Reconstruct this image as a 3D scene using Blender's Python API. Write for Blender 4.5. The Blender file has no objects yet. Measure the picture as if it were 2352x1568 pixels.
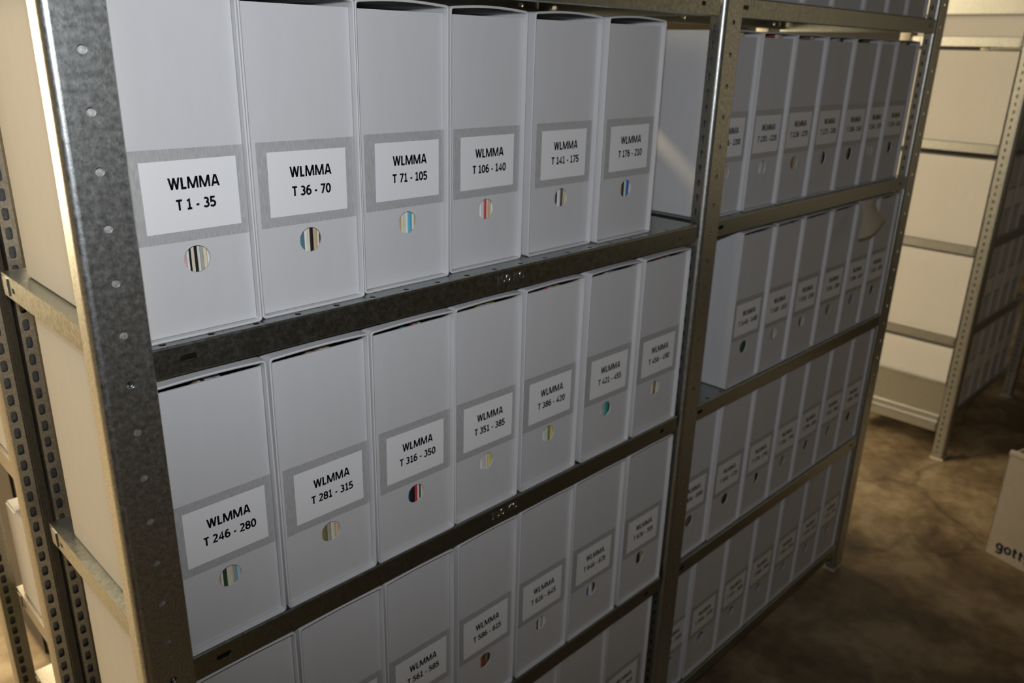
import bpy, bmesh, math, random
from mathutils import Matrix, Vector
random.seed(7)
S = bpy.context.scene
COL = S.collection
ZO = 1.4543                      # height of the survey origin above the floor

# ------------------------------------------------------------------ camera
cam_d = bpy.data.cameras.new('camera')
cam = bpy.data.objects.new('camera', cam_d); COL.objects.link(cam)
RR = Vector((0.706385125633894, -0.7073578458029709, 0.02578628053346438))
DN = Vector((-0.2241027502329964, -0.2580536551770818, -0.9397799042254338))
FW = Vector((0.6714149325274033, 0.6580677693284627, -0.34080610227573205))
CP = Vector((-0.08780702, -0.75374113, 0.01159741 + ZO))
cam.matrix_world = Matrix(((RR.x, -DN.x, -FW.x, CP.x), (RR.y, -DN.y, -FW.y, CP.y), (RR.z, -DN.z, -FW.z, CP.z), (0, 0, 0, 1)))
cam_d.sensor_fit = 'HORIZONTAL'; cam_d.sensor_width = 22.3
cam_d.lens = 1871.84 * 22.3 / 2352
cam_d.clip_start = 0.02; cam_d.clip_end = 60
cam_d.dof.use_dof = True; cam_d.dof.focus_distance = 0.87; cam_d.dof.aperture_fstop = 4.2
S.camera = cam

# ------------------------------------------------------------------ world, light, exposure
S.view_settings.view_transform = 'Standard'; S.view_settings.look = 'None'
S.view_settings.gamma = 1.0; S.view_settings.use_curve_mapping = False
S.view_settings.exposure = 0.0
W = bpy.data.worlds.new('world'); S.world = W; W.use_nodes = True
W.node_tree.nodes['Background'].inputs[0].default_value = (1.0, 0.82, 0.6, 1)
W.node_tree.nodes['Background'].inputs[1].default_value = 0.02

def area(name, loc, target, sx, sy, power, col, spread=180):
    l = bpy.data.lights.new(name, 'AREA'); l.shape = 'RECTANGLE'; l.size = sx; l.size_y = sy
    l.energy = power; l.color = col; l.spread = math.radians(spread)
    o = bpy.data.objects.new(name, l); COL.objects.link(o)
    o.location = loc
    o.rotation_euler = (Vector(target) - Vector(loc)).to_track_quat('-Z', 'Y').to_euler()
    return o
WARM = (1.0, 0.79, 0.48)
area('window_back_left', (-1.45, 3.3, 0.15 + ZO), (-1.3, 0.0, 0.0 + ZO), 2.6, 1.9, 125, WARM)
area('window_back_right', (5.6, 3.34, 0.4 + ZO), (5.6, 0.0, 0.4 + ZO), 2.4, 1.4, 12, WARM)
area('window_left', (-4.8, -1.2, 0.0 + ZO), (1.0, -1.0, 0.0 + ZO), 0.5, 2.3, 9, WARM)
area('partition_fill_light', (4.285, -2.05, 0.05 + ZO), (0.0, -2.05, 0.05 + ZO), 1.7, 1.7, 3.4, WARM)  # added fill for warm reflections on the shelf lips, not a real window
area('ceiling_tube_back_aisle', (0.1, 2.0, 1.22 + ZO), (0.1, 2.0, 0), 1.3, 0.14, 110, WARM)
area('ceiling_tube_cross_aisle', (1.75, 1.75, 1.22 + ZO), (1.75, 1.75, 0), 1.3, 0.14, 27, WARM)
fl = bpy.data.lights.new('camera_flash', 'SPOT'); fl.energy = 27; fl.color = (0.90, 0.935, 1.0)
fl.spot_size = math.radians(110); fl.spot_blend = 1.0; fl.shadow_soft_size = 0.025
flo = bpy.data.objects.new('camera_flash', fl); COL.objects.link(flo)
flo.location = CP - DN * 0.105 - FW * 0.03
flo.rotation_euler = (FW - DN * 0.21).to_track_quat('-Z', 'Y').to_euler()

# ------------------------------------------------------------------ materials
def mat(name, col, rough=0.6, metal=0.0, noise=None, bump=None, spec=0.5):
    m = bpy.data.materials.new(name); m.use_nodes = True
    nt = m.node_tree; b = nt.nodes['Principled BSDF']
    b.inputs['Base Color'].default_value = (*col, 1); b.inputs['Roughness'].default_value = rough
    b.inputs['Metallic'].default_value = metal; b.inputs['Specular IOR Level'].default_value = spec
    tc = nt.nodes.new('ShaderNodeTexCoord')
    def tex(scale, detail, sc=(1, 1, 1)):
        mp = nt.nodes.new('ShaderNodeMapping'); mp.inputs['Scale'].default_value = sc
        nt.links.new(tc.outputs['Object'], mp.inputs[0])
        n = nt.nodes.new('ShaderNodeTexNoise'); n.inputs['Scale'].default_value = scale; n.inputs['Detail'].default_value = detail
        nt.links.new(mp.outputs[0], n.inputs['Vector']); return n
    if noise:
        scale, lo, hi, sc = noise
        n = tex(scale, 4, sc)
        r = nt.nodes.new('ShaderNodeValToRGB')
        r.color_ramp.elements[0].position = 0.3; r.color_ramp.elements[1].position = 0.7
        r.color_ramp.elements[0].color = (*[c * lo for c in col], 1); r.color_ramp.elements[1].color = (*[min(1, c * hi) for c in col], 1)
        nt.links.new(n.outputs[0], r.inputs[0]); nt.links.new(r.outputs[0], b.inputs['Base Color'])
    if bump:
        scale, strength, sc = bump
        n = tex(scale, 3, sc); bp = nt.nodes.new('ShaderNodeBump'); bp.inputs['Strength'].default_value = strength; bp.inputs['Distance'].default_value = 0.002
        nt.links.new(n.outputs[0], bp.inputs['Height']); nt.links.new(bp.outputs[0], b.inputs['Normal'])
    return m
M_CARD = mat('white_card', (0.60, 0.60, 0.605), 0.75, noise=(60, 0.985, 1.015, (1, 1, 0.3)), bump=(500, 0.06, (1, 1, 1)), spec=0.3)
M_TAPE = mat('clear_tape_over_card', (0.43, 0.43, 0.425), 0.42, noise=(800, 0.84, 1.14, (1, 1, 0.13)), spec=0.4)
M_PAPER = mat('label_paper', (0.80, 0.80, 0.80), 0.7, spec=0.25)
M_INK = mat('black_ink', (0.006, 0.006, 0.009), 0.8, spec=0.08)
def metal_mat(name, col, rough):
    m = mat(name, col, rough, 1.0, noise=(420, 0.78, 1.18, (1, 1, 0.7)), bump=(520, 0.035, (1, 1, 1)))
    nt = m.node_tree; b = nt.nodes['Principled BSDF']
    n = nt.nodes.new('ShaderNodeTexNoise'); n.inputs['Scale'].default_value = 160; n.inputs['Detail'].default_value = 6
    tc = [x for x in nt.nodes if x.type == 'TEX_COORD'][0]
    nt.links.new(tc.outputs['Object'], n.inputs['Vector'])
    mr = nt.nodes.new('ShaderNodeMapRange'); mr.inputs['From Min'].default_value = 0.3; mr.inputs['From Max'].default_value = 0.7
    mr.inputs['To Min'].default_value = rough - 0.05; mr.inputs['To Max'].default_value = rough + 0.07
    nt.links.new(n.outputs[0], mr.inputs[0]); nt.links.new(mr.outputs[0], b.inputs['Roughness'])
    return m
M_ZINC = metal_mat('galvanised_steel', (0.53, 0.55, 0.54), 0.38)
M_SHELF = metal_mat('dark_galvanised_steel', (0.37, 0.395, 0.385), 0.33)
M_ZINC2 = metal_mat('worn_galvanised_steel', (0.42, 0.40, 0.36), 0.45)
M_INNER = metal_mat('inner_steel', (0.68, 0.68, 0.66), 0.5)
M_SLOT = metal_mat('shaded_steel', (0.16, 0.17, 0.18), 0.5)  # darker steel copy, shade inside the slots is put into its colour
M_EMB = metal_mat('embossed_steel', (0.85, 0.86, 0.86), 0.25)
M_FOOT = mat('plastic_foot', (0.55, 0.52, 0.46), 0.5)
M_BEIGE = mat('beige_card', (0.62, 0.57, 0.49), 0.75)
M_CARTON = mat('carton_board', (0.74, 0.68, 0.58), 0.8, noise=(30, 0.95, 1.05, (1, 1, 1)))
M_BLUEINK = mat('blue_print', (0.03, 0.035, 0.09), 0.7)
M_SCRAP = mat('cream_paper', (0.86, 0.80, 0.68), 0.7)
M_GREEN = mat('green_card', (0.10, 0.14, 0.03), 0.6)

# ------------------------------------------------------------------ mesh helpers
def obj(name, bm, m, parent=None, smooth=None):
    me = bpy.data.meshes.new(name); bm.normal_update(); bm.to_mesh(me); bm.free()
    if m: me.materials.append(m)
    if smooth is not None:
        me.shade_smooth(); me.set_sharp_from_angle(angle=math.radians(smooth))
    o = bpy.data.objects.new(name, me); COL.objects.link(o)
    if parent: o.parent = parent
    return o
def thing(name, label, cat, loc=(0, 0, 0), rz=0, group=None):
    o = bpy.data.objects.new(name, None); COL.objects.link(o); o.empty_display_size = 0.05
    o.location = loc; o.rotation_euler = (0, 0, rz)
    return tag(o, label, cat, group)
def tag(o, label, cat, group=None):
    o['label'] = label; o['category'] = cat
    if group: o['group'] = group
    return o
def box(bm, x0, x1, y0, y1, z0, z1):
    v = [bm.verts.new(p) for p in ((x0,y0,z0),(x1,y0,z0),(x1,y1,z0),(x0,y1,z0),(x0,y0,z1),(x1,y0,z1),(x1,y1,z1),(x0,y1,z1))]
    for f in ((0,3,2,1),(4,5,6,7),(0,1,5,4),(1,2,6,5),(2,3,7,6),(3,0,4,7)): bm.faces.new([v[i] for i in f])
def plate(bm, frame, u0, u1, v0, v1, t, holes):
    """A sheet of thickness t spanning u0..u1, v0..v1, pierced by holes = [(uc, vc, ru, rv, n)] sorted in v, one per row.
    frame(u, v, w) -> point; w runs into the sheet."""
    su, sv = (1 if u1 > u0 else -1), (1 if v1 > v0 else -1)
    cuts = [v0] + [(holes[i][1] + holes[i+1][1]) / 2 for i in range(len(holes) - 1)] + [v1] if holes else [v0, v1]
    for i in range(len(cuts) - 1):
        a, b = cuts[i], cuts[i+1]
        if not holes:
            for w, fl_ in ((0, 0), (t, 1)):
                vs = [bm.verts.new(frame(*p, w)) for p in ((u0,a),(u1,a),(u1,b),(u0,b))]
                bm.faces.new(vs[::-1] if fl_ else vs)
            continue
        uc, vc, ru, rv, n = holes[i]
        ring = []
        for k in range(n):
            an = 2 * math.pi * k / n; c, s = math.cos(an), math.sin(an)
            e = 0.55 if abs(ru - rv) > 1e-6 else 1.0          # slots get squared-off round ends
            ring.append((uc + su * ru * math.copysign(abs(c) ** e, c), vc + sv * rv * math.copysign(abs(s) ** e, s)))
        h = n // 2
        rows = []
        for w in (0, t):
            R = [bm.verts.new(frame(*p, w)) for p in ring]
            q = {k: bm.verts.new(frame(*p, w)) for k, p in dict(bl=(u0,a), br=(u1,a), tr=(u1,b), tl=(u0,b), mr=(u1,vc), ml=(u0,vc)).items()}
            up = [q['mr'], q['tr'], q['tl'], q['ml']] + [R[k] for k in range(h, -1, -1)]
            dn = [q['ml'], q['bl'], q['br'], q['mr'], R[0]] + [R[k] for k in range(n - 1, h - 1, -1)]
            for f in (up, dn): bm.faces.new(f if w == 0 else f[::-1])
            rows.append(R)
        for k in range(n):
            bm.faces.new((rows[0][k], rows[1][k], rows[1][(k+1) % n], rows[0][(k+1) % n]))
    c = [[bm.verts.new(frame(u, v, w)) for w in (0, t)] for u, v in ((u0,v0),(u1,v0),(u1,v1),(u0,v1))]
    for k in range(4):
        a, b = c[k], c[(k+1) % 4]; bm.faces.new((a[0], a[1], b[1], b[0]))
def sweep(bm, prof, axis, a, b):
    """Open polyline prof of 2-D points swept along axis from a to b."""
    def P(p, t): return (p[0], p[1], t) if axis == 'z' else (t, p[0], p[1])
    L = [(bm.verts.new(P(p, a)), bm.verts.new(P(p, b))) for p in prof]
    for i in range(len(L) - 1): bm.faces.new((L[i][0], L[i+1][0], L[i+1][1], L[i][1]))
def arc(cx, cy, r, a0, a1, n=6):
    return [(cx + r * math.cos(math.radians(a0 + (a1 - a0) * i / n)), cy + r * math.sin(math.radians(a0 + (a1 - a0) * i / n))) for i in range(n + 1)]
def A_(cx, cy, rx, ry, a0, a1, n=10):
    return [(cx + rx * math.cos(math.radians(a0 + (a1 - a0) * i / n)), cy + ry * math.sin(math.radians(a0 + (a1 - a0) * i / n))) for i in range(n + 1)]
# bold sans letterforms as centre lines in a cell of height 1 (strokes are inset by half their weight)
GLY = {'W': (1.16, [[(0.10, 1), (0.335, 0)], [(0.335, 0), (0.58, 1)], [(0.58, 1), (0.825, 0)], [(0.825, 0), (1.06, 1)]]), 'L': (0.52, [[(0.09, 0.98), (0.09, 0.08), (0.5, 0.08)]]),
       'M': (1.10, [[(0.10, 0), (0.13, 1)], [(0.16, 1), (0.55, 0.0)], [(0.55, 0.0), (0.94, 1)], [(0.97, 1), (1.00, 0)]]), 'A': (0.86, [[(0.10, 0), (0.39, 1)], [(0.47, 1), (0.76, 0)], [(0.2, 0.28), (0.66, 0.28)]]),
       'T': (0.62, [[(0.0, 0.92), (0.62, 0.92)], [(0.31, 0.92), (0.31, 0.0)]]),
       '0': (0.62, [A_(0.31, 0.5, 0.24, 0.43, 0, 360, 24)]), '1': (0.52, [[(0.06, 0.80), (0.28, 0.93), (0.28, 0.08)], [(0.04, 0.08), (0.52, 0.08)]]),
       '2': (0.60, [A_(0.28, 0.70, 0.22, 0.23, 150, -28, 12) + [(0.07, 0.08), (0.57, 0.08)]]),
       '3': (0.60, [A_(0.26, 0.715, 0.21, 0.20, 140, -90, 12) , A_(0.25, 0.295, 0.25, 0.22, 90, -150, 14)]),
       '4': (0.66, [[(0.46, 0.0), (0.46, 0.93), (0.06, 0.27), (0.64, 0.27)]]),
       '5': (0.60, [[(0.52, 0.92), (0.12, 0.92), (0.11, 0.54)] + A_(0.26, 0.32, 0.25, 0.245, 100, -150, 14)]),
       '6': (0.62, [A_(0.36, 0.42, 0.28, 0.51, 65, 180, 10) + A_(0.32, 0.32, 0.24, 0.25, 180, 540, 20)]),
       '7': (0.60, [[(0.03, 0.92), (0.53, 0.92), (0.20, 0.0)]]), '8': (0.62, [A_(0.31, 0.72, 0.21, 0.21, 0, 360, 20), A_(0.31, 0.29, 0.24, 0.22, 0, 360, 20)]),
       '9': (0.62, [A_(0.26, 0.58, 0.28, 0.51, -115, 0, 10) + A_(0.30, 0.68, 0.24, 0.25, 0, 360, 20)]),
       '-': (0.36, [[(0.03, 0.37), (0.33, 0.37)]]), ' ': (0.26, []), 'K': (0.64, [[(0.09, 1.0), (0.09, 0.0)], [(0.60, 0.98), (0.13, 0.5), (0.62, 0.02)]]),
       'G': (0.72, [A_(0.40, 0.5, 0.32, 0.42, 50, 330, 18) + [(0.66, 0.46), (0.44, 0.46)]]),
       'g': (0.62, [A_(0.28, 0.34, 0.22, 0.26, 0, 360, 20), [(0.52, 0.62), (0.52, -0.05)] + A_(0.28, -0.05, 0.24, 0.2, 0, -150, 10)]),
       'o': (0.64, [A_(0.32, 0.34, 0.24, 0.27, 0, 360, 20)]), 't': (0.44, [[(0.18, 0.85), (0.18, 0.2)] + A_(0.30, 0.2, 0.12, 0.13, 180, 280, 6), [(0.02, 0.6), (0.40, 0.6)]]),
       's': (0.52, [A_(0.26, 0.48, 0.19, 0.13, 30, 240, 10) + A_(0.26, 0.20, 0.20, 0.14, 80, -150, 10)]), 'c': (0.54, [A_(0.32, 0.34, 0.24, 0.27, 50, 310, 16)]),
       'h': (0.62, [[(0.09, 1.0), (0.09, 0.0)], [(0.09, 0.35)] + A_(0.31, 0.38, 0.21, 0.23, 160, 0, 8) + [(0.52, 0.0)]])}
def text_mesh(lines, name, m, parent, weight=0.205, gap=0.085, depth=0.0):
    """lines = [(string, xcentre, zbase, width, capheight)] on the local XZ plane facing -Y, all strokes in one mesh."""
    bm = bmesh.new()
    for s_, xc, zb, w, hcap in lines:
        tot = sum(GLY[c][0] for c in s_) + gap * (len(s_) - 1)
        kx, x = w / tot, xc - w / 2
        for c in s_:
            for pl in GLY[c][1]:
                P = [Vector((x + p[0] * kx, zb + p[1] * hcap)) for p in pl]
                hw = weight * hcap / 2; closed = (P[0] - P[-1]).length < 1e-6
                if closed: P = P[:-1]
                n = len(P); Lf, Rt = [], []
                for i in range(n):
                    a = P[i] - P[i - 1] if (i or closed) else P[1] - P[0]
                    b = P[(i + 1) % n] - P[i] if (i < n - 1 or closed) else a
                    a, b = a.normalized(), b.normalized()
                    na, nb = Vector((-a.y, a.x)), Vector((-b.y, b.x))
                    mt = (na + nb); mt = mt.normalized() if mt.length > 1e-6 else na
                    k = hw / max(0.62, mt.dot(na))
                    Lf.append(P[i] + mt * k); Rt.append(P[i] - mt * k)
                if c in 'WMA' and abs(pl[0][1] - pl[-1][1]) > 0.5:      # level-cut diagonal
                    hx = hw * (P[1] - P[0]).length / abs(P[1].y - P[0].y) * 0.88; e = Vector((hx, 0))
                    Lf, Rt = [q - e for q in P], [q + e for q in P]
                rng = range(n if closed else n - 1)
                if depth:
                    V = [[bm.verts.new((q.x, y, q.y)) for y in (-depth, 0)] for q in Lf], [[bm.verts.new((q.x, y, q.y)) for y in (-depth, 0)] for q in Rt]
                    for i in rng:
                        j = (i + 1) % n; A, B = V
                        bm.faces.new((A[i][0], B[i][0], B[j][0], A[j][0])); bm.faces.new((A[i][0], A[j][0], A[j][1], A[i][1])); bm.faces.new((B[i][0], B[i][1], B[j][1], B[j][0]))
                else:
                    VL = [bm.verts.new((q.x, 0, q.y)) for q in Lf]; VR = [bm.verts.new((q.x, 0, q.y)) for q in Rt]
                    for i in rng:
                        j = (i + 1) % n; f = bm.faces.new((VL[i], VR[i], VR[j], VL[j]))
            x += (GLY[c][0] + gap) * kx
    o = obj(name, bm, m, parent)
    return o

# ------------------------------------------------------------------ the room
def structure(name, bm, m):
    o = obj(name, bm, m); o['kind'] = 'structure'; return o
M_FLOOR = bpy.data.materials.new('stained_concrete'); M_FLOOR.use_nodes = True
nt = M_FLOOR.node_tree; pb = nt.nodes['Principled BSDF']; pb.inputs['Roughness'].default_value = 0.55
tc = nt.nodes.new('ShaderNodeTexCoord')
def fnoise(scale, detail, dist=0.0):
    n = nt.nodes.new('ShaderNodeTexNoise'); n.inputs['Scale'].default_value = scale; n.inputs['Detail'].default_value = detail
    n.inputs['Distortion'].default_value = dist; nt.links.new(tc.outputs['Object'], n.inputs['Vector']); return n
n1, n2 = fnoise(4.6, 9, 0.5), fnoise(26, 6)
mx = nt.nodes.new('ShaderNodeMath'); mx.operation = 'MULTIPLY_ADD'; mx.inputs[1].default_value = 0.35
nt.links.new(n2.outputs[0], mx.inputs[0]); nt.links.new(n1.outputs[0], mx.inputs[2])
rp = nt.nodes.new('ShaderNodeValToRGB'); e = rp.color_ramp.elements
e[0].position = 0.48; e[0].color = (0.125, 0.098, 0.066, 1); e[1].position = 0.82; e[1].color = (0.38, 0.31, 0.21, 1)
x = rp.color_ramp.elements.new(0.64); x.color = (0.22, 0.163, 0.10, 1)
nt.links.new(mx.outputs[0], rp.inputs[0])
vor = nt.nodes.new('ShaderNodeTexVoronoi'); vor.feature = 'DISTANCE_TO_EDGE'; vor.inputs['Scale'].default_value = 0.8
nd = fnoise(2.5, 5); mv = nt.nodes.new('ShaderNodeMix'); mv.data_type = 'VECTOR'; mv.inputs[0].default_value = 0.25
nt.links.new(tc.outputs['Object'], mv.inputs[4]); nt.links.new(nd.outputs[1], mv.inputs[5]); nt.links.new(mv.outputs[1], vor.inputs['Vector'])
cr = nt.nodes.new('ShaderNodeMapRange'); cr.inputs['From Max'].default_value = 0.007; cr.inputs['To Min'].default_value = 0.6
nt.links.new(vor.outputs[0], cr.inputs[0])
mc = nt.nodes.new('ShaderNodeMix'); mc.data_type = 'RGBA'; mc.blend_type = 'MULTIPLY'; mc.inputs[0].default_value = 1
nt.links.new(rp.outputs[0], mc.inputs[6]); nt.links.new(cr.outputs[0], mc.inputs[7]); nt.links.new(mc.outputs[2], pb.inputs['Base Color'])
bp = nt.nodes.new('ShaderNodeBump'); bp.inputs['Strength'].default_value = 0.15; bp.inputs['Distance'].default_value = 0.01
nt.links.new(n2.outputs[0], bp.inputs['Height']); nt.links.new(bp.outputs[0], pb.inputs['Normal'])
M_WALL = mat('cream_plaster', (0.62, 0.56, 0.46), 0.9, noise=(2, 0.95, 1.05, (1, 1, 1)))
M_CEIL = mat('dark_ceiling', (0.16, 0.155, 0.15), 0.9)
M_WALLD = mat('grey_painted_wall', (0.14, 0.145, 0.15), 0.9)
RX0, RX1, RY0, RY1, RZ = -6.0, 7.0, -3.4, 3.4, 1.32 + ZO
for nm, d, m in (('floor', (RX0, RX1, RY0, RY1, -0.1, 0), M_FLOOR), ('ceiling', (RX0, RX1, RY0, RY1, RZ, RZ + 0.1), M_CEIL),
                 ('wall_left', (RX0 - 0.1, RX0, RY0, RY1, 0, RZ), M_WALL), ('wall_right', (RX1, RX1 + 0.1, RY0, RY1, 0, RZ), M_WALLD),
                 ('light_block_wall', (RX0, -0.32, -0.22, -0.1, 0, RZ), M_WALLD), ('added_partition', (4.3, 4.42, RY0, -1.05, 0, RZ), M_WALLD), ('wall_back', (RX0, RX1, RY1, RY1 + 0.1, 0, RZ), M_WALL), ('wall_front', (RX0, RX1, RY0 - 0.1, RY0, 0, RZ), M_WALLD)):  # cross wall added to block window light, partition added for shelf-lip reflections
    bm = bmesh.new(); box(bm, *d); structure(nm, bm, m)

# ------------------------------------------------------------------ steel racks
TOPZ = 0.58
def front_post(parent, xr, zs, slots=True, depth=0.026, z1=TOPZ, yy=0.0, m=M_ZINC, w=0.052):
    """Upright with a round-holed face towards -Y, a rounded left corner and a flange running back. zs = height of one hole."""
    bm = bmesh.new(); z0 = 0.006; top = z1 + ZO
    xl = xr - w; r = 0.008
    hz = []; z = (zs + ZO) % 0.05
    while z < top - 0.03:
        if z > z0 + 0.02: hz.append(z)
        z += 0.05
    plate(bm, lambda u, v, q: (u, yy + q, v), xl + r, xr, z0, top, 0.0015, [(xr - 0.0235, h, 0.004, 0.004, 20) for h in hz])
    sweep(bm, [(p[0], p[1]) for p in arc(xl + r, yy + r, r, 270, 180, 8)], 'z', z0, top)
    sweep(bm, [(p[0], p[1]) for p in arc(xl + r, yy + r, r - 0.0015, 180, 270, 8)], 'z', z0, top)
    fh = [(yy + r + (depth - r) * 0.52, z0 + 0.02 + 0.025 * k, 0.003, 0.006, 12) for k in range(int((top - z0 - 0.03) / 0.025))] if slots else []
    plate(bm, lambda u, v, q: (xl + q, u, v), yy + depth, yy + r, z0, top, 0.0015, fh)
    sweep(bm, [(xr, yy), (xr + 0.001, yy + 0.0012), (xr + 0.001, yy + 0.0034)], 'z', z0, top)
    o = obj('upright_post', bm, m, parent, 40)
    bm = bmesh.new(); box(bm, xl + r, xr - 0.0125, yy + 0.0075, yy + 0.0085, z0, top)
    obj('backing_plate', bm, M_INNER, o)
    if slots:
        bm = bmesh.new(); box(bm, xl + 0.004, xl + 0.005, yy + r, yy + depth, z0, top); obj('backing_plate', bm, M_SLOT, o)  # dark sheet added so no bright background shows through the slots
    bm = bmesh.new(); box(bm, xl - 0.002, xr + 0.003, yy - 0.003, yy + depth + 0.004, 0.0, 0.006); box(bm, xl + 0.002, xl + 0.016, yy + 0.0095, yy + depth, 0.006, 0.022)
    obj('foot', bm, M_FOOT, o)
    return o
def rear_post(parent, x0, y, zref, sign=1, m=M_ZINC2, ribs=False, z1=TOPZ, w=0.017, pitch=0.025):
    """Upright whose slotted face looks towards -Y; zref = height of one slot centre."""
    bm = bmesh.new(); z0, top = 0.006, z1 + ZO
    hz = []; z = (zref + ZO) % pitch
    while z < top - 0.02:
        if z > z0 + 0.012: hz.append(z)
        z += pitch
    plate(bm, lambda u, v, q: (u, y + q, v), x0, x0 + w, z0, top, 0.0015, [(x0 + w * 0.46, h, 0.0042, 0.0082, 14) for h in hz])
    sweep(bm, [(x0, y), (x0 - 0.001, y + 0.003), (x0 - 0.001, y + 0.036)], 'z', z0, top)
    if ribs:
        p = [(x0 + w, y)]
        for k in range(4): p += [(x0 + w + 0.001 + 0.0032 * k, y + 0.002), (x0 + w + 0.0026 + 0.0032 * k, y - 0.0012)]
        p += [(x0 + w + 0.0135, y + 0.003), (x0 + w + 0.0135, y + 0.03)]
        sweep(bm, p, 'z', z0, top)
    else:
        sweep(bm, [(x0 + w, y), (x0 + w + 0.0045, y + 0.004), (x0 + w + 0.0045, y + 0.036)], 'z', z0, top)
    o = obj('upright_post', bm, m, parent, 40)
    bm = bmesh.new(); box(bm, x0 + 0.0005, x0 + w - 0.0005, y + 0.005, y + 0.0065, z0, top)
    obj('backing_plate', bm, M_SLOT, o)
    bm = bmesh.new(); box(bm, x0 - 0.003, x0 + w + 0.006, y - 0.003, y + 0.039, 0.0, 0.006)
    obj('foot', bm, M_FOOT, o)
    return o
LIP = 0.031
def shelf(parent, x0, x1, y0, y1, z, m=M_SHELF, slot_l=0.06, slot_r=0.047, mark=None, holes=True, end_holes=True):
    """Pressed steel shelf: top sheet, folded lips all round, row of small holes along the front edge."""
    bm = bmesh.new(); zt = z + ZO; r = 0.0025; t = 0.0012
    ys = y0 + 0.018
    hs = [(y0 + 0.0082, x0 + 0.0387 + 0.05 * k, 0.0036, 0.0036, 12) for k in range(int((x1 - x0 - 0.06) / 0.05) + 1)] if holes else []
    plate(bm, lambda u, v, q: (v, u, zt - q), ys, y0 + r, x0, x1, t, hs)
    plate(bm, lambda u, v, q: (v, u, zt - q), y1 - r, ys, x0, x1, t, [])
    for yy, a0, a1, s in ((y0 + r, 90, 180, 1), (y1 - r, 90, 0, -1)):
        sweep(bm, arc(yy, zt - r, r, a0, a1, 5), 'x', x0, x1)
    sl = [(zt - 0.0155, x0 + slot_l, 0.0036, 0.009, 14), (zt - 0.0155, x1 - slot_r, 0.0036, 0.006, 14)]
    if end_holes: sl = [(zt - 0.0205, x0 + 0.0225, 0.003, 0.0032, 10)] + sl
    plate(bm, lambda u, v, q: (v, y0 + q, u), zt - r, zt - LIP, x0, x1, t, sl)
    sb = [(zt - 0.0125, x0 + slot_l, 0.0036, 0.009, 14), (zt - 0.0125, (x0 + x1) / 2, 0.004, 0.009, 14), (zt - 0.0125, x1 - slot_r, 0.0036, 0.006, 14)]
    plate(bm, lambda u, v, q: (v, y1 - q, u), zt - LIP + 0.007, zt - r, x0, x1, t, sb)
    for yy, s, lp in ((y0, 1, LIP), (y1, -1, LIP - 0.007)):
        sweep(bm, [(yy, zt - lp), (yy + s * 0.002, zt - lp - 0.001), (yy + s * 0.013, zt - lp - 0.001), (yy + s * 0.013, zt - lp + 0.006)], 'x', x0, x1)
    for xx, s in ((x0, 1), (x1, -1)):
        sd = [(zt - 0.0165, y1 - 0.045, 0.0034, 0.006, 12)]
        plate(bm, (lambda u, v, q: (xx + s * q, v, u)), zt - 0.0014, zt - LIP + 0.001, y0 + 0.004, y1 - 0.004, t, sd)
        box(bm, *sorted((xx, xx - s * 0.002)), y1 - 0.03, y1 - 0.012, zt - 0.026, zt - 0.004)
        box(bm, *sorted((xx, xx - s * 0.002)), y0 + 0.008, y0 + 0.02, zt - 0.026, zt - 0.002)
    o = obj('shelf', bm, m, parent, 40)
    if mark:
        e = text_mesh([('150 KG', mark, zt - 0.0195, 0.054, 0.0118)], 'embossed_marking', M_EMB, o, weight=0.13, depth=0.0005)
        e.location.y = y0 - 0.0001
        e['label'] = 'raised steel load marking 150 KG'
    return o
SH = [0.0965, -0.2718, -0.6380, -1.0000, -1.3600]       # shelf tops of the big rack, top to bottom
rack = thing('shelving_rack', 'large two-bay galvanised steel rack in front, full of white archive boxes', 'shelving')
PX = (0.190, 1.2015, 2.145)
front_post(rack, PX[0], 0.0, slots=False)
front_post(rack, PX[1], 0.0568)
front_post(rack, PX[2], 0.03)
for x in (0.184, 1.155, 2.095): rear_post(rack, x, 0.437, -0.4084)
Y0, Y1 = 0.0025, 0.402
for k, z in enumerate([0.4635] + SH):
    shelf(rack, 0.1660, 1.1355, Y0, Y1, z, mark=0.6775 if k in (2, 3) else None)
    shelf(rack, 1.1635, 2.0880, Y0, Y1, z, slot_l=0.052, slot_r=0.035)

# ------------------------------------------------------------------ archive boxes and the records in them
HB = 0.3255; DB = 0.335; HOLE_Z = 0.0765; HOLE_R = 0.0136
def rrect(w, h, r, n=4, arch=0.0, bl=0.0, br=0.0):
    """Rounded rectangle outline with bulging sides, counter-clockwise from bottom right; x centred, z from 0."""
    P = []
    cs = ((w/2 - r, r, 270), (w/2 - r, h - r, 0), (-w/2 + r, h - r, 90), (-w/2 + r, r, 180))
    for i, (cx, cz, a) in enumerate(cs):
        P += arc(cx, cz, r, a, a + 90, n)
        nx = cs[(i + 1) % 4]
        for k in range(1, 8):
            f = k / 8; b = math.sin(math.pi * f)
            if i == 0: P.append((w/2 + br * b, r + (h - 2*r) * f))
            if i == 1: P.append((w/2 - r - (w - 2*r) * f, h + arch * b))
            if i == 2: P.append((-w/2 - bl * b, h - r - (h - 2*r) * f))
            if i == 3: P.append((-w/2 + r + (w - 2*r) * f, 0))
    return P
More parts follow.
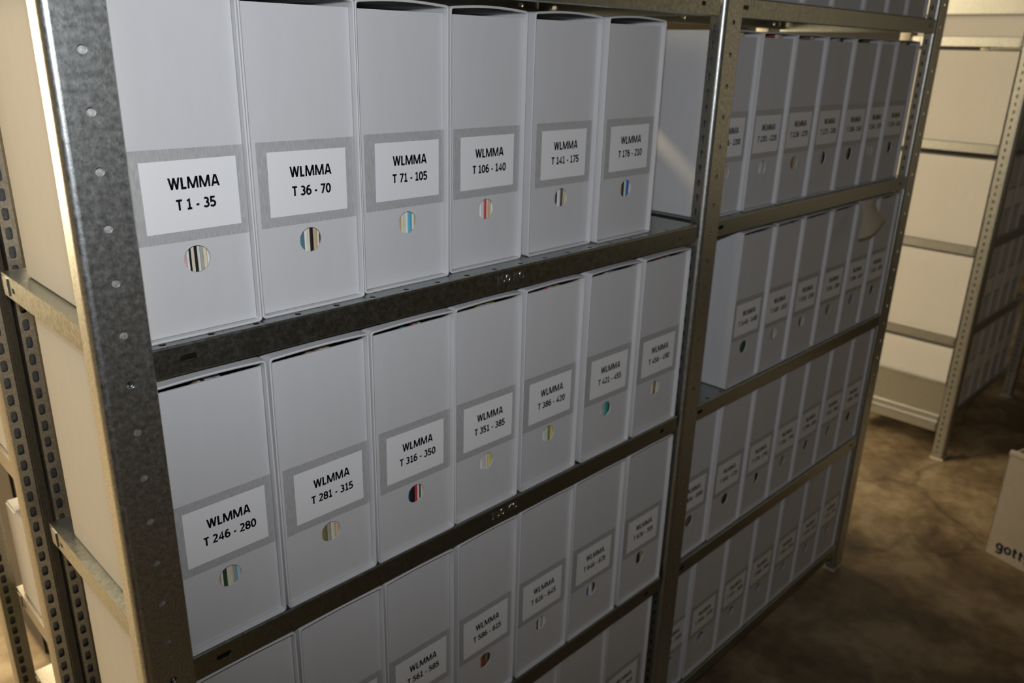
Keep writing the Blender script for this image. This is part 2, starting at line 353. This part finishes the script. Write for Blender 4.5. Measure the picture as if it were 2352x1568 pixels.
def sleeve_bm(w, h, d, t=0.0026, arch=0.0, bl=0.0, br=0.0):
    bm = bmesh.new()
    o = rrect(w, h, 0.0045, arch=arch, bl=bl, br=br)
    i = [(x * (w - 2*t) / w, t + z * (h - 2*t) / h) for x, z in rrect(w, h, 0.003, arch=arch, bl=bl, br=br)]
    def ring(P, y): return [bm.verts.new((p[0], y, p[1])) for p in P]
    e = 0.0007
    oi = [((a[0] + b[0]) / 2, (a[1] + b[1]) / 2) for a, b in zip(o, i)]
    L = [ring(o, d), ring(o, e), ring(oi, 0), ring(i, e), ring(i, d - t)]
    n = len(o)
    for a, b in zip(L, L[1:]):
        for k in range(n): bm.faces.new((a[k], a[(k+1) % n], b[(k+1) % n], b[k]))
    bm.faces.new(L[0][::-1]); bm.faces.new(L[-1])
    bmesh.ops.recalc_face_normals(bm, faces=bm.faces)
    return bm
INSET = 0.0075
def archive_box(x0, x1, y, zshelf, label, text=None, arch=0.0015, group=None, lab=True, h=HB, dx=0.0, d=DB):
    w = x1 - x0
    r = random.Random(int(x0 * 9999) + int(zshelf * 777))
    t = thing('archive_box', label, 'box', ((x0 + x1) / 2, y, zshelf + ZO + 0.0003), 0, group)
    obj('sleeve', sleeve_bm(w, h, d, arch=arch, bl=r.uniform(0, 0.0006), br=r.uniform(0, 0.0009)), M_CARD, t, 35)
    bm = bmesh.new(); pw = w / 2 - 0.0033
    plate(bm, lambda u, v, q: (u, INSET + q, v), -pw, pw, 0.0032, h - 0.0088, 0.002, [(dx, HOLE_Z, HOLE_R, HOLE_R, 32)])
    p = obj('front_panel', bm, M_CARD, t)
    if lab:
        jx, jz, jr = dx + 0.0018 + r.uniform(-0.0012, 0.0012), r.uniform(-0.0012, 0.0012), r.uniform(-0.008, 0.008)
        bm = bmesh.new(); tw = min(0.0592, pw - 0.0008)
        plate(bm, lambda u, v, q: (u, q, v), -tw, tw, -0.0443, 0.0443, 0.0002, [])
        tp = obj('tape', bm, M_TAPE, t); tp.location = (min(max(jx, tw - pw), pw - tw), INSET - 0.0003, 0.1398 + jz)
        tp['label'] = 'grey border of clear packing tape'
        bm = bmesh.new()
        ph = min(0.0478, pw - 0.003)
        plate(bm, lambda u, v, q: (u, q, v), -ph, ph, -0.0338, 0.0338, 0.00015, [])
        pl = obj('paper_label', bm, M_PAPER, t); pl.location = (jx, INSET - 0.00055, 0.1395 + jz); pl.rotation_euler = (0, jr, 0)
        pl['label'] = 'white paper label'
        if text:
            wt = 0.0105 * (sum(GLY[c][0] for c in text) + 0.085 * (len(text) - 1)) * 0.93 * min(1, ph / 0.044)
            lt = text_mesh([('WLMMA', 0.003, 0.0065, 0.0512 * min(1, ph / 0.044), 0.0113), (text, 0.003, -0.0135, wt, 0.0103)], 'label_text', M_INK, pl)
            lt.location.y = -0.0001; lt['label'] = 'black printed lettering'
    return t
COLS = {'white': (0.78, 0.77, 0.72), 'cream': (0.74, 0.68, 0.50), 'black': (0.012, 0.012, 0.014), 'pink': (0.72, 0.45, 0.45), 'grey': (0.42, 0.41, 0.37),
        'teal blue': (0.10, 0.22, 0.26), 'tan': (0.55, 0.42, 0.27), 'dark green': (0.03, 0.07, 0.035), 'peach': (0.70, 0.50, 0.33), 'sky blue': (0.10, 0.42, 0.58),
        'red': (0.55, 0.05, 0.06), 'pale blue': (0.48, 0.64, 0.68), 'dark brown': (0.05, 0.035, 0.02), 'yellow': (0.68, 0.60, 0.20), 'blue': (0.03, 0.17, 0.50),
        'grey blue': (0.32, 0.40, 0.42), 'navy': (0.015, 0.025, 0.09), 'green': (0.02, 0.30, 0.24), 'pale green': (0.58, 0.66, 0.52), 'olive': (0.22, 0.20, 0.08),
        'lilac': (0.62, 0.56, 0.60), 'brown red': (0.28, 0.07, 0.04), 'brown': (0.20, 0.13, 0.08)}
CM = {k: mat('record_spine_' + k.replace(' ', '_'), v, 0.4, noise=(90, 0.9, 1.08, (1, 1, 0.4))) for k, v in COLS.items()}
ORD = ['leftmost', 'second from left', 'third from left', 'fourth from left', 'fifth from left', 'sixth from left', 'seventh from left', 'eighth from left', 'ninth from left']
rec_mesh = {}
def records(t, x0, x1, y, zshelf, cols, where, dx=0.0):
    """Record sleeves standing in the box, those whose spines show through the finger hole."""
    xc = (x0 + x1) / 2 + dx
    k = (xc + 0.088) / (y + 0.76)                      # how far the view slants to the right at this box
    lo, hi = xc - 0.0136 + 0.002 * k, xc + 0.0136 + 0.0052 * k
    tot = sum(w for _, w in cols); xx = lo
    for i, (c, w) in enumerate(cols):
        th = (hi - lo) * w / tot
        bm = bmesh.new(); g = 0.00012; d, hh = 0.312, 0.312
        x_0, x_1 = -th/2 + g, th/2 - g
        pr = [(x_0, 0.0012), (x_0 * 0.4, 0.0), (x_1 * 0.4, 0.0), (x_1, 0.0012), (x_1, d), (x_0, d)]
        A = [bm.verts.new((p[0], p[1], 0)) for p in pr]; B = [bm.verts.new((p[0], p[1], hh)) for p in pr]
        for q in range(6): bm.faces.new((A[q], A[(q+1) % 6], B[(q+1) % 6], B[q]))
        bm.faces.new(A[::-1]); bm.faces.new(B)
        o = obj('record_sleeve', bm, CM[c])
        o.location = (xx + th/2, y + INSET + 0.0042, zshelf + ZO + 0.0031)
        pos = 'only one' if len(cols) == 1 else ('rightmost' if i == len(cols) - 1 else ORD[i])
        tag(o, f'{c} record spine, {pos} in hole of {where}', 'record', 'records seen through the finger holes')
        xx += th
def eq(s):
    out = []
    for p in s.split(','):
        p = p.strip(); w = 1.0
        if ':' in p: p, w = p.split(':'); w = float(w)
        out.append((p, w))
    return out
# bay 1 (left bay): x0, x1, y, text, spines
R1 = [(0.1825, 0.3140, 0.0130, 'T 1 - 35', 'pink:1.2,white:.8,black:.5,cream:1,black:.8,white:.8,grey:.9,cream:1.1,white:.9', 0.005),
      (0.3165, 0.4490, 0.0170, 'T 36 - 70', 'teal blue:2.4,white:1.3,cream:.8,black:1.4,tan:1.5,cream:.8,dark green:.9', 0.002),
      (0.4540, 0.5860, 0.0240, 'T 71 - 105', 'peach:2,cream:1.1,pale green:.9,white:1.1,sky blue:1.8,cream:1.3,grey:.8', 0.005),
      (0.5925, 0.7250, 0.0290, 'T 106 - 140', 'cream:1.2,white:1,lilac:1,red:1,peach:1.2,tan:.8,white:1.2', 0.003),
      (0.7360, 0.8760, 0.0270, 'T 141 - 175', 'pale blue:1.2,black:1,white:1.9,dark brown:1,grey:1,yellow:1.4', 0.004),
      (0.8800, 1.0190, 0.0190, 'T 176 - 210', 'tan:1.5,dark brown:1.3,pale green:1,blue:1.5,cream:1.2', 0.005)]
for x0, x1, y, tx, sp, dx in R1:
    t = archive_box(x0, x1, y, SH[1], f'white archive box marked {tx}, upper shelf of left bay', tx, arch=0.003, group='archive boxes', dx=dx)
    records(t, x0, x1, y, SH[1], eq(sp), f'box {tx}', dx)
R2 = [(0.1800, 0.3095, 0.0042, 'T 246 - 280', 'tan:1,white:.8,dark green:1.2,cream:2.2,grey blue:1,pale blue:1.4'),
      (0.3125, 0.4430, 0.0038, 'T 281 - 315', 'tan:1,olive:1.4,grey:1.2,cream:1.5,peach:1.5'),
      (0.4460, 0.5790, 0.0040, 'T 316 - 350', 'green:1.2,navy:1,black:1.4,red:1.1,white:.8,dark brown:.6,cream:1.4'),
      (0.5815, 0.7080, 0.0060, 'T 351 - 385', 'yellow:1,white:1.2,lilac:1,cream:1,yellow:2'),
      (0.7145, 0.8440, 0.0062, 'T 386 - 420', 'red:.8,white:1.2,pale green:1.3,olive:.8,yellow:1.8'),
      (0.8550, 0.9860, 0.0042, 'T 421 - 455', 'white:1.4,grey blue:1.2,green:.9,dark green:.9'),
      (0.9940, 1.1280, 0.0036, 'T 456 - 490', 'red:.8,cream:1.2,brown:.7,cream:1.6')]
for i, (x0, x1, y, tx, sp) in enumerate(R2):
    t = archive_box(x0, x1, y, SH[2], f'white archive box marked {tx}, middle shelf of left bay', tx, group='archive boxes', dx=0.003)
    records(t, x0, x1, y, SH[2], eq(sp), f'box {tx}', 0.003)
R3 = [(0.1800, 0.3190, 0.0042, 'T 491 - 525', None, 'leftmost white archive box on the lower shelf of left bay, label out of frame'),
      (0.3235, 0.4520, 0.0040, 'T 526 - 560', None, 'second white archive box from left, lower shelf of left bay, label out of frame'),
      (0.4550, 0.5780, 0.0040, 'T 561 - 585', None, None),
      (0.5870, 0.7105, 0.0046, 'T 586 - 615', 'cream:1.4,brown red:1.6,olive:1,dark brown:1', None),
      (0.7175, 0.8460, 0.0050, 'T 616 - 645', 'white:1.2,dark brown:.6,white:1.2,grey:.8,white:1.4', None),
      (0.8490, 0.9860, 0.0050, 'T 646 - 675', 'blue:1.4,white:1.4,dark brown:1.2', None),
      (0.9950, 1.1325, 0.0040, 'T 676 - 705', 'tan:1.2,black:1,tan:1.4', None)]
for x0, x1, y, tx, sp, lb in R3:
    t = archive_box(x0, x1, y, SH[3], lb or f'white archive box marked {tx}, lower shelf of left bay', tx, group='archive boxes', dx=0.002)
    if sp: records(t, x0, x1, y, SH[3], eq(sp), f'box {tx}', 0.002)
R4 = [(0.5800, 0.7000, 'T 821 - 850', 'third from right'), (0.7050, 0.8290, 'T 856 - 885', None), (0.8330, 0.9700, 'T 886 - 915', None), (0.9740, 1.1165, 'T 916 - 945', None)]
for (x0, x1, tx, _), nm in zip(R4[1:], ('third white archive box left of the middle post', 'second white archive box left of the middle post', 'white archive box just left of the middle post')):
    archive_box(x0, x1, 0.0045, SH[4], nm + ', lowest shelf of left bay', tx, group='archive boxes')
# bay 2 (right bay)
ORDM = ['first', 'second', 'third', 'fourth', 'fifth', 'sixth', 'last']
B2 = [(SH[0], [1.172, 1.300, 1.444, 1.566, 1.712, 1.833, 1.943, 2.062], None, 'top shelf', [None] * 7),
      (SH[1], [1.174, 1.305, 1.432, 1.561, 1.693, 1.821, 1.918, 2.047], 1166, 'second shelf',
       ['pale blue,white,tan', 'brown red:.6,white:1.6,grey', 'brown,tan', 'grey:1.4,black', 'dark brown', 'white', 'grey,black']),
      (SH[2], [1.174, 1.312, 1.446, 1.569, 1.706, 1.840, 1.964, 2.087], 1411, 'third shelf',
       [None, 'dark green', 'grey,white', 'dark brown,white', 'brown,grey', 'teal blue,grey', 'grey,brown']),
      (SH[3], [1.176, 1.316, 1.454, 1.588, 1.708, 1.836, 1.962, 2.087], 1656, 'fourth shelf',
       ['brown', 'dark brown', 'cream,black', 'grey', 'grey,olive', 'grey blue', 'dark brown']),
      (SH[4], [1.172, 1.284, 1.425, 1.557, 1.687, 1.821, 1.952, 2.084], 1901, 'lowest shelf', [None] * 7)]
for z, xs, n0, where, sps in B2:
    for i in range(7):
        x0, x1 = xs[i] + 0.0012, xs[i + 1] - 0.0012
        tx = f'T {n0 + 35 * i} - {n0 + 35 * i + 34}' if n0 else None
        y = 0.012 if z == SH[1] else (0.016 if z == SH[0] else 0.008)
        if i == 0: y += 0.003
        if z == SH[2] and i == 0: y = 0.062
        if z == SH[1] and i < 4: lb = f'white archive box marked {tx} in the right bay'; wh = f'box {tx}'
        else: lb = f'{ORDM[i]} white archive box right of middle post, {where} of right bay'; wh = f'{ORDM[i]} box, {where}, right bay'
        if z == SH[2] and i == 0: lb = 'white archive box pushed back behind the middle post, third shelf of right bay'
        t = archive_box(x0, x1, y, z, lb, tx, group='archive boxes', lab=bool(n0), dx=0.002, d=0.33, h=0.317 if z == SH[1] else HB)
        if sps[i]: records(t, x0, x1, y, z, eq(sps[i]), wh, 0.002)

# ------------------------------------------------------------------ torn paper scrap hanging from the shelf edge
bm = bmesh.new()
rows = []
left = [(1.810, -0.3045), (1.818, -0.316), (1.813, -0.330), (1.797, -0.346), (1.772, -0.362), (1.750, -0.378)]
right = [(1.905, -0.3045), (1.902, -0.320), (1.900, -0.334), (1.905, -0.344), (1.915, -0.354), (1.846, -0.376)]
yo = [0.001, -0.005, -0.012, -0.020, -0.029, -0.036]
for (a, b, c) in zip(left, right, yo):
    rows.append([bm.verts.new((a[0] + (b[0] - a[0]) * f, c - 0.006 * math.sin(math.pi * f), a[1] + (b[1] - a[1]) * f + ZO)) for f in (0, .17, .33, .5, .67, .83, 1)])
for a, b in zip(rows, rows[1:]):
    for k in range(6): bm.faces.new((a[k], b[k], b[k+1], a[k+1]))
geo = bmesh.ops.solidify(bm, geom=bm.faces[:], thickness=0.0006)
sc = obj('paper_scrap', bm, M_SCRAP, None, 60)
tag(sc, 'torn cream paper scrap curling out over the boxes in the right bay', 'paper')

# ------------------------------------------------------------------ rack standing back to back behind the big one
back = thing('shelving_rack', 'worn steel rack standing back to back behind the big rack at left', 'shelving')
rear_post(back, 0.1500, 0.441, -0.4106, ribs=True)
rear_post(back, 0.1370, 0.705, -0.8870, w=0.0235, pitch=0.0218)
NZ = [0.10, -0.25, -0.597, -0.905, -1.09]
for z in NZ: shelf(back, 0.1620, 1.120, 0.476, 0.698, z, m=M_ZINC2, holes=False, end_holes=False)
for x in (1.125,): rear_post(back, x, 0.478, -0.4106); rear_post(back, x + 0.03, 0.705, -0.4106)
def plain_box(name, label, x0, x1, y0, y1, z, h, m, cat='box', lid=True, group=None):
    t = thing(name, label, cat, ((x0 + x1) / 2, (y0 + y1) / 2, z + ZO + 0.0003), 0, group)
    w, d = x1 - x0, y1 - y0
    bm = bmesh.new(); box(bm, -w/2, w/2, -d/2, d/2, 0, h - (0.012 if lid else 0))
    bmesh.ops.bevel(bm, geom=bm.edges[:], offset=0.003, segments=2, affect='EDGES'); obj('body', bm, m, t, 40)
    if lid:
        bm = bmesh.new(); box(bm, -w/2 - 0.001, w/2 + 0.001, -d/2 - 0.001, d/2 + 0.001, h - 0.012, h)
        bmesh.ops.bevel(bm, geom=bm.edges[:], offset=0.003, segments=2, affect='EDGES'); obj('lid', bm, m, t, 40)
    return t
plain_box('storage_box', 'tall cream storage box on the rear rack, left edge of the photo', 0.1675, 0.32, 0.486, 0.690, NZ[2], 0.30, M_CARD, lid=False)
plain_box('storage_box', 'unseen light-blocking storage box on the rear rack behind the empty gap, nearest the rack end', 0.80, 1.10, 0.486, 0.690, NZ[1], 0.31, M_CARD, lid=False)  # unseen, added to keep back-aisle light out of the empty gap
plain_box('storage_box', 'unseen light-blocking storage box on the rear rack behind box T 141 - 175', 0.45, 0.79, 0.486, 0.690, NZ[1], 0.31, M_CARD, lid=False)  # second unseen box, added to block the same light
plain_box('storage_box', 'low cream storage box one shelf further down on the rear rack', 0.1675, 0.38, 0.486, 0.672, NZ[3], 0.182, M_CARD, lid=False)
plain_box('storage_box', 'dark green storage box at the bottom of the rear rack', 0.172, 0.40, 0.486, 0.548, NZ[4], 0.125, M_GREEN)

M_BLACK = mat('black_painted_steel', (0.02, 0.02, 0.021), 0.5)
cb = thing('storage_cabinet', 'black cabinet standing on the floor behind the rear rack', 'cabinet', (0.70, 1.40, 0))
bm = bmesh.new(); box(bm, -0.425, 0.425, -0.23, 0.25, 0.03, 1.12); bmesh.ops.bevel(bm, geom=bm.edges[:], offset=0.004, segments=2, affect='EDGES'); obj('body', bm, M_BLACK, cb, 40)
for sx in (-1, 1):
    bm = bmesh.new(); box(bm, *sorted((sx * 0.003, sx * 0.42)), -0.249, -0.2301, 0.05, 1.10); bmesh.ops.bevel(bm, geom=bm.edges[:], offset=0.003, segments=2, affect='EDGES'); d = obj('door', bm, M_BLACK, cb, 40)
    bm = bmesh.new(); box(bm, *sorted((sx * 0.03, sx * 0.045)), -0.265, -0.2491, 0.55, 0.68); obj('handle', bm, M_ZINC, d)
bm = bmesh.new(); box(bm, -0.41, 0.41, -0.2, 0.23, 0, 0.03); obj('plinth', bm, M_BLACK, cb)

# ------------------------------------------------------------------ far rack beyond the cross aisle
far = thing('shelving_rack', 'far steel rack beyond the cross aisle with a sunlit end', 'shelving')
FZ = [0.080, -0.267, -0.622, -0.965, -1.315]
FX = 3.098
front_post(far, FX + 0.048, 0.01, slots=True, depth=0.040, yy=0.026, w=0.048)
front_post(far, 4.05, 0.01, slots=True, depth=0.040, yy=0.026, w=0.048)
rear_post(far, FX + 0.004, 0.43, 0.0); rear_post(far, 4.02, 0.43, 0.0)
for z in FZ: shelf(far, FX + 0.003, 4.0, 0.070, 0.425, z, m=M_ZINC, holes=False, slot_l=0.06)
for z0, z1 in ((0.158, 0.30), (-1.283, -1.146)):
    bm = bmesh.new(); a, b = z0 + ZO, z1 + ZO
    box(bm, FX - 0.0008, FX + 0.0004, 0.068, 0.420, a, b)
    for zz in (a, b): 
        box(bm, FX - 0.008, FX + 0.0004, 0.068, 0.420, zz - 0.006, zz + 0.006)
    bmesh.ops.bevel(bm, geom=bm.edges[:], offset=0.0012, segments=2, affect='EDGES')
    o = obj('end_brace', bm, M_ZINC, far, 40); o['label'] = 'folded sheet steel brace across the rack end'
cnt = [1, 2, 4, 6, 7]
names = ['uppermost shelf', 'second shelf from top', 'third shelf from top', 'fourth shelf from top', 'bottom shelf']
for z, n, nm in zip(FZ, cnt, names):
    xx = FX + 0.010
    for i in range(n):
        lb = f'archive box at the lit end of the far rack, {nm}' if i == 0 else f'shaded archive box, {ORDM[i]} from lit end of the far rack, {nm}'
        archive_box(xx, xx + 0.123, 0.074, z, lb, None, group='archive boxes', d=0.335, h=0.304)
        xx += 0.126

# ------------------------------------------------------------------ carton on the floor at right
ct = thing('carton', 'open beige carton with dark blue print on the floor at right', 'carton', (2.5590, -0.2836, 0), math.radians(-16.3))
wx, wy, hc, th = 0.36, 0.48, 0.345, 0.004      # local: face on -X side, runs towards -Y
bm = bmesh.new()
plate(bm, lambda u, v, q: (q, -v, u), 0, hc, 0, wy, th, [(hc * 0.47, 0.135, 0.016, 0.042, 16)])
plate(bm, lambda u, v, q: (wx - q, -v, u), hc, 0, 0, wy, th, [])
plate(bm, lambda u, v, q: (v, -q, u), hc, 0, 0, wx, th, [])
plate(bm, lambda u, v, q: (v, -wy + q, u), 0, hc, 0, wx, th, [])
box(bm, 0, wx, -wy, 0, 0, th)
bmesh.ops.bevel(bm, geom=[e for e in bm.edges if e.calc_length() > 0.2], offset=0.002, segments=2, affect='EDGES')
obj('carton_body', bm, M_CARTON, ct, 40)
bm = bmesh.new()
pr = [(-0.002, hc - 0.004)] + [(-0.004 + 0.009 * (1 - math.cos(a)), hc + 0.012 * math.sin(a)) for a in (0.3, 0.8, 1.4, 2.0, 2.6)]
L = [[bm.verts.new((p[0], -yv, p[1] + 0.003 * math.sin(yv * 60))) for p in pr] for yv in [wy * k / 24 for k in range(25)]]
for a, b in zip(L, L[1:]):
    for k in range(len(pr) - 1): bm.faces.new((a[k], a[k+1], b[k+1], b[k]))
obj('torn_rim', bm, M_CARTON, ct, 60)
tx = text_mesh([('gottsch', 0.105, 0.026, 0.15, 0.036)], 'printed_name', M_BLUEINK, ct, weight=0.2)
tx.rotation_euler = (0, 0, math.radians(-90)); tx.location = (-0.0004, 0, 0)
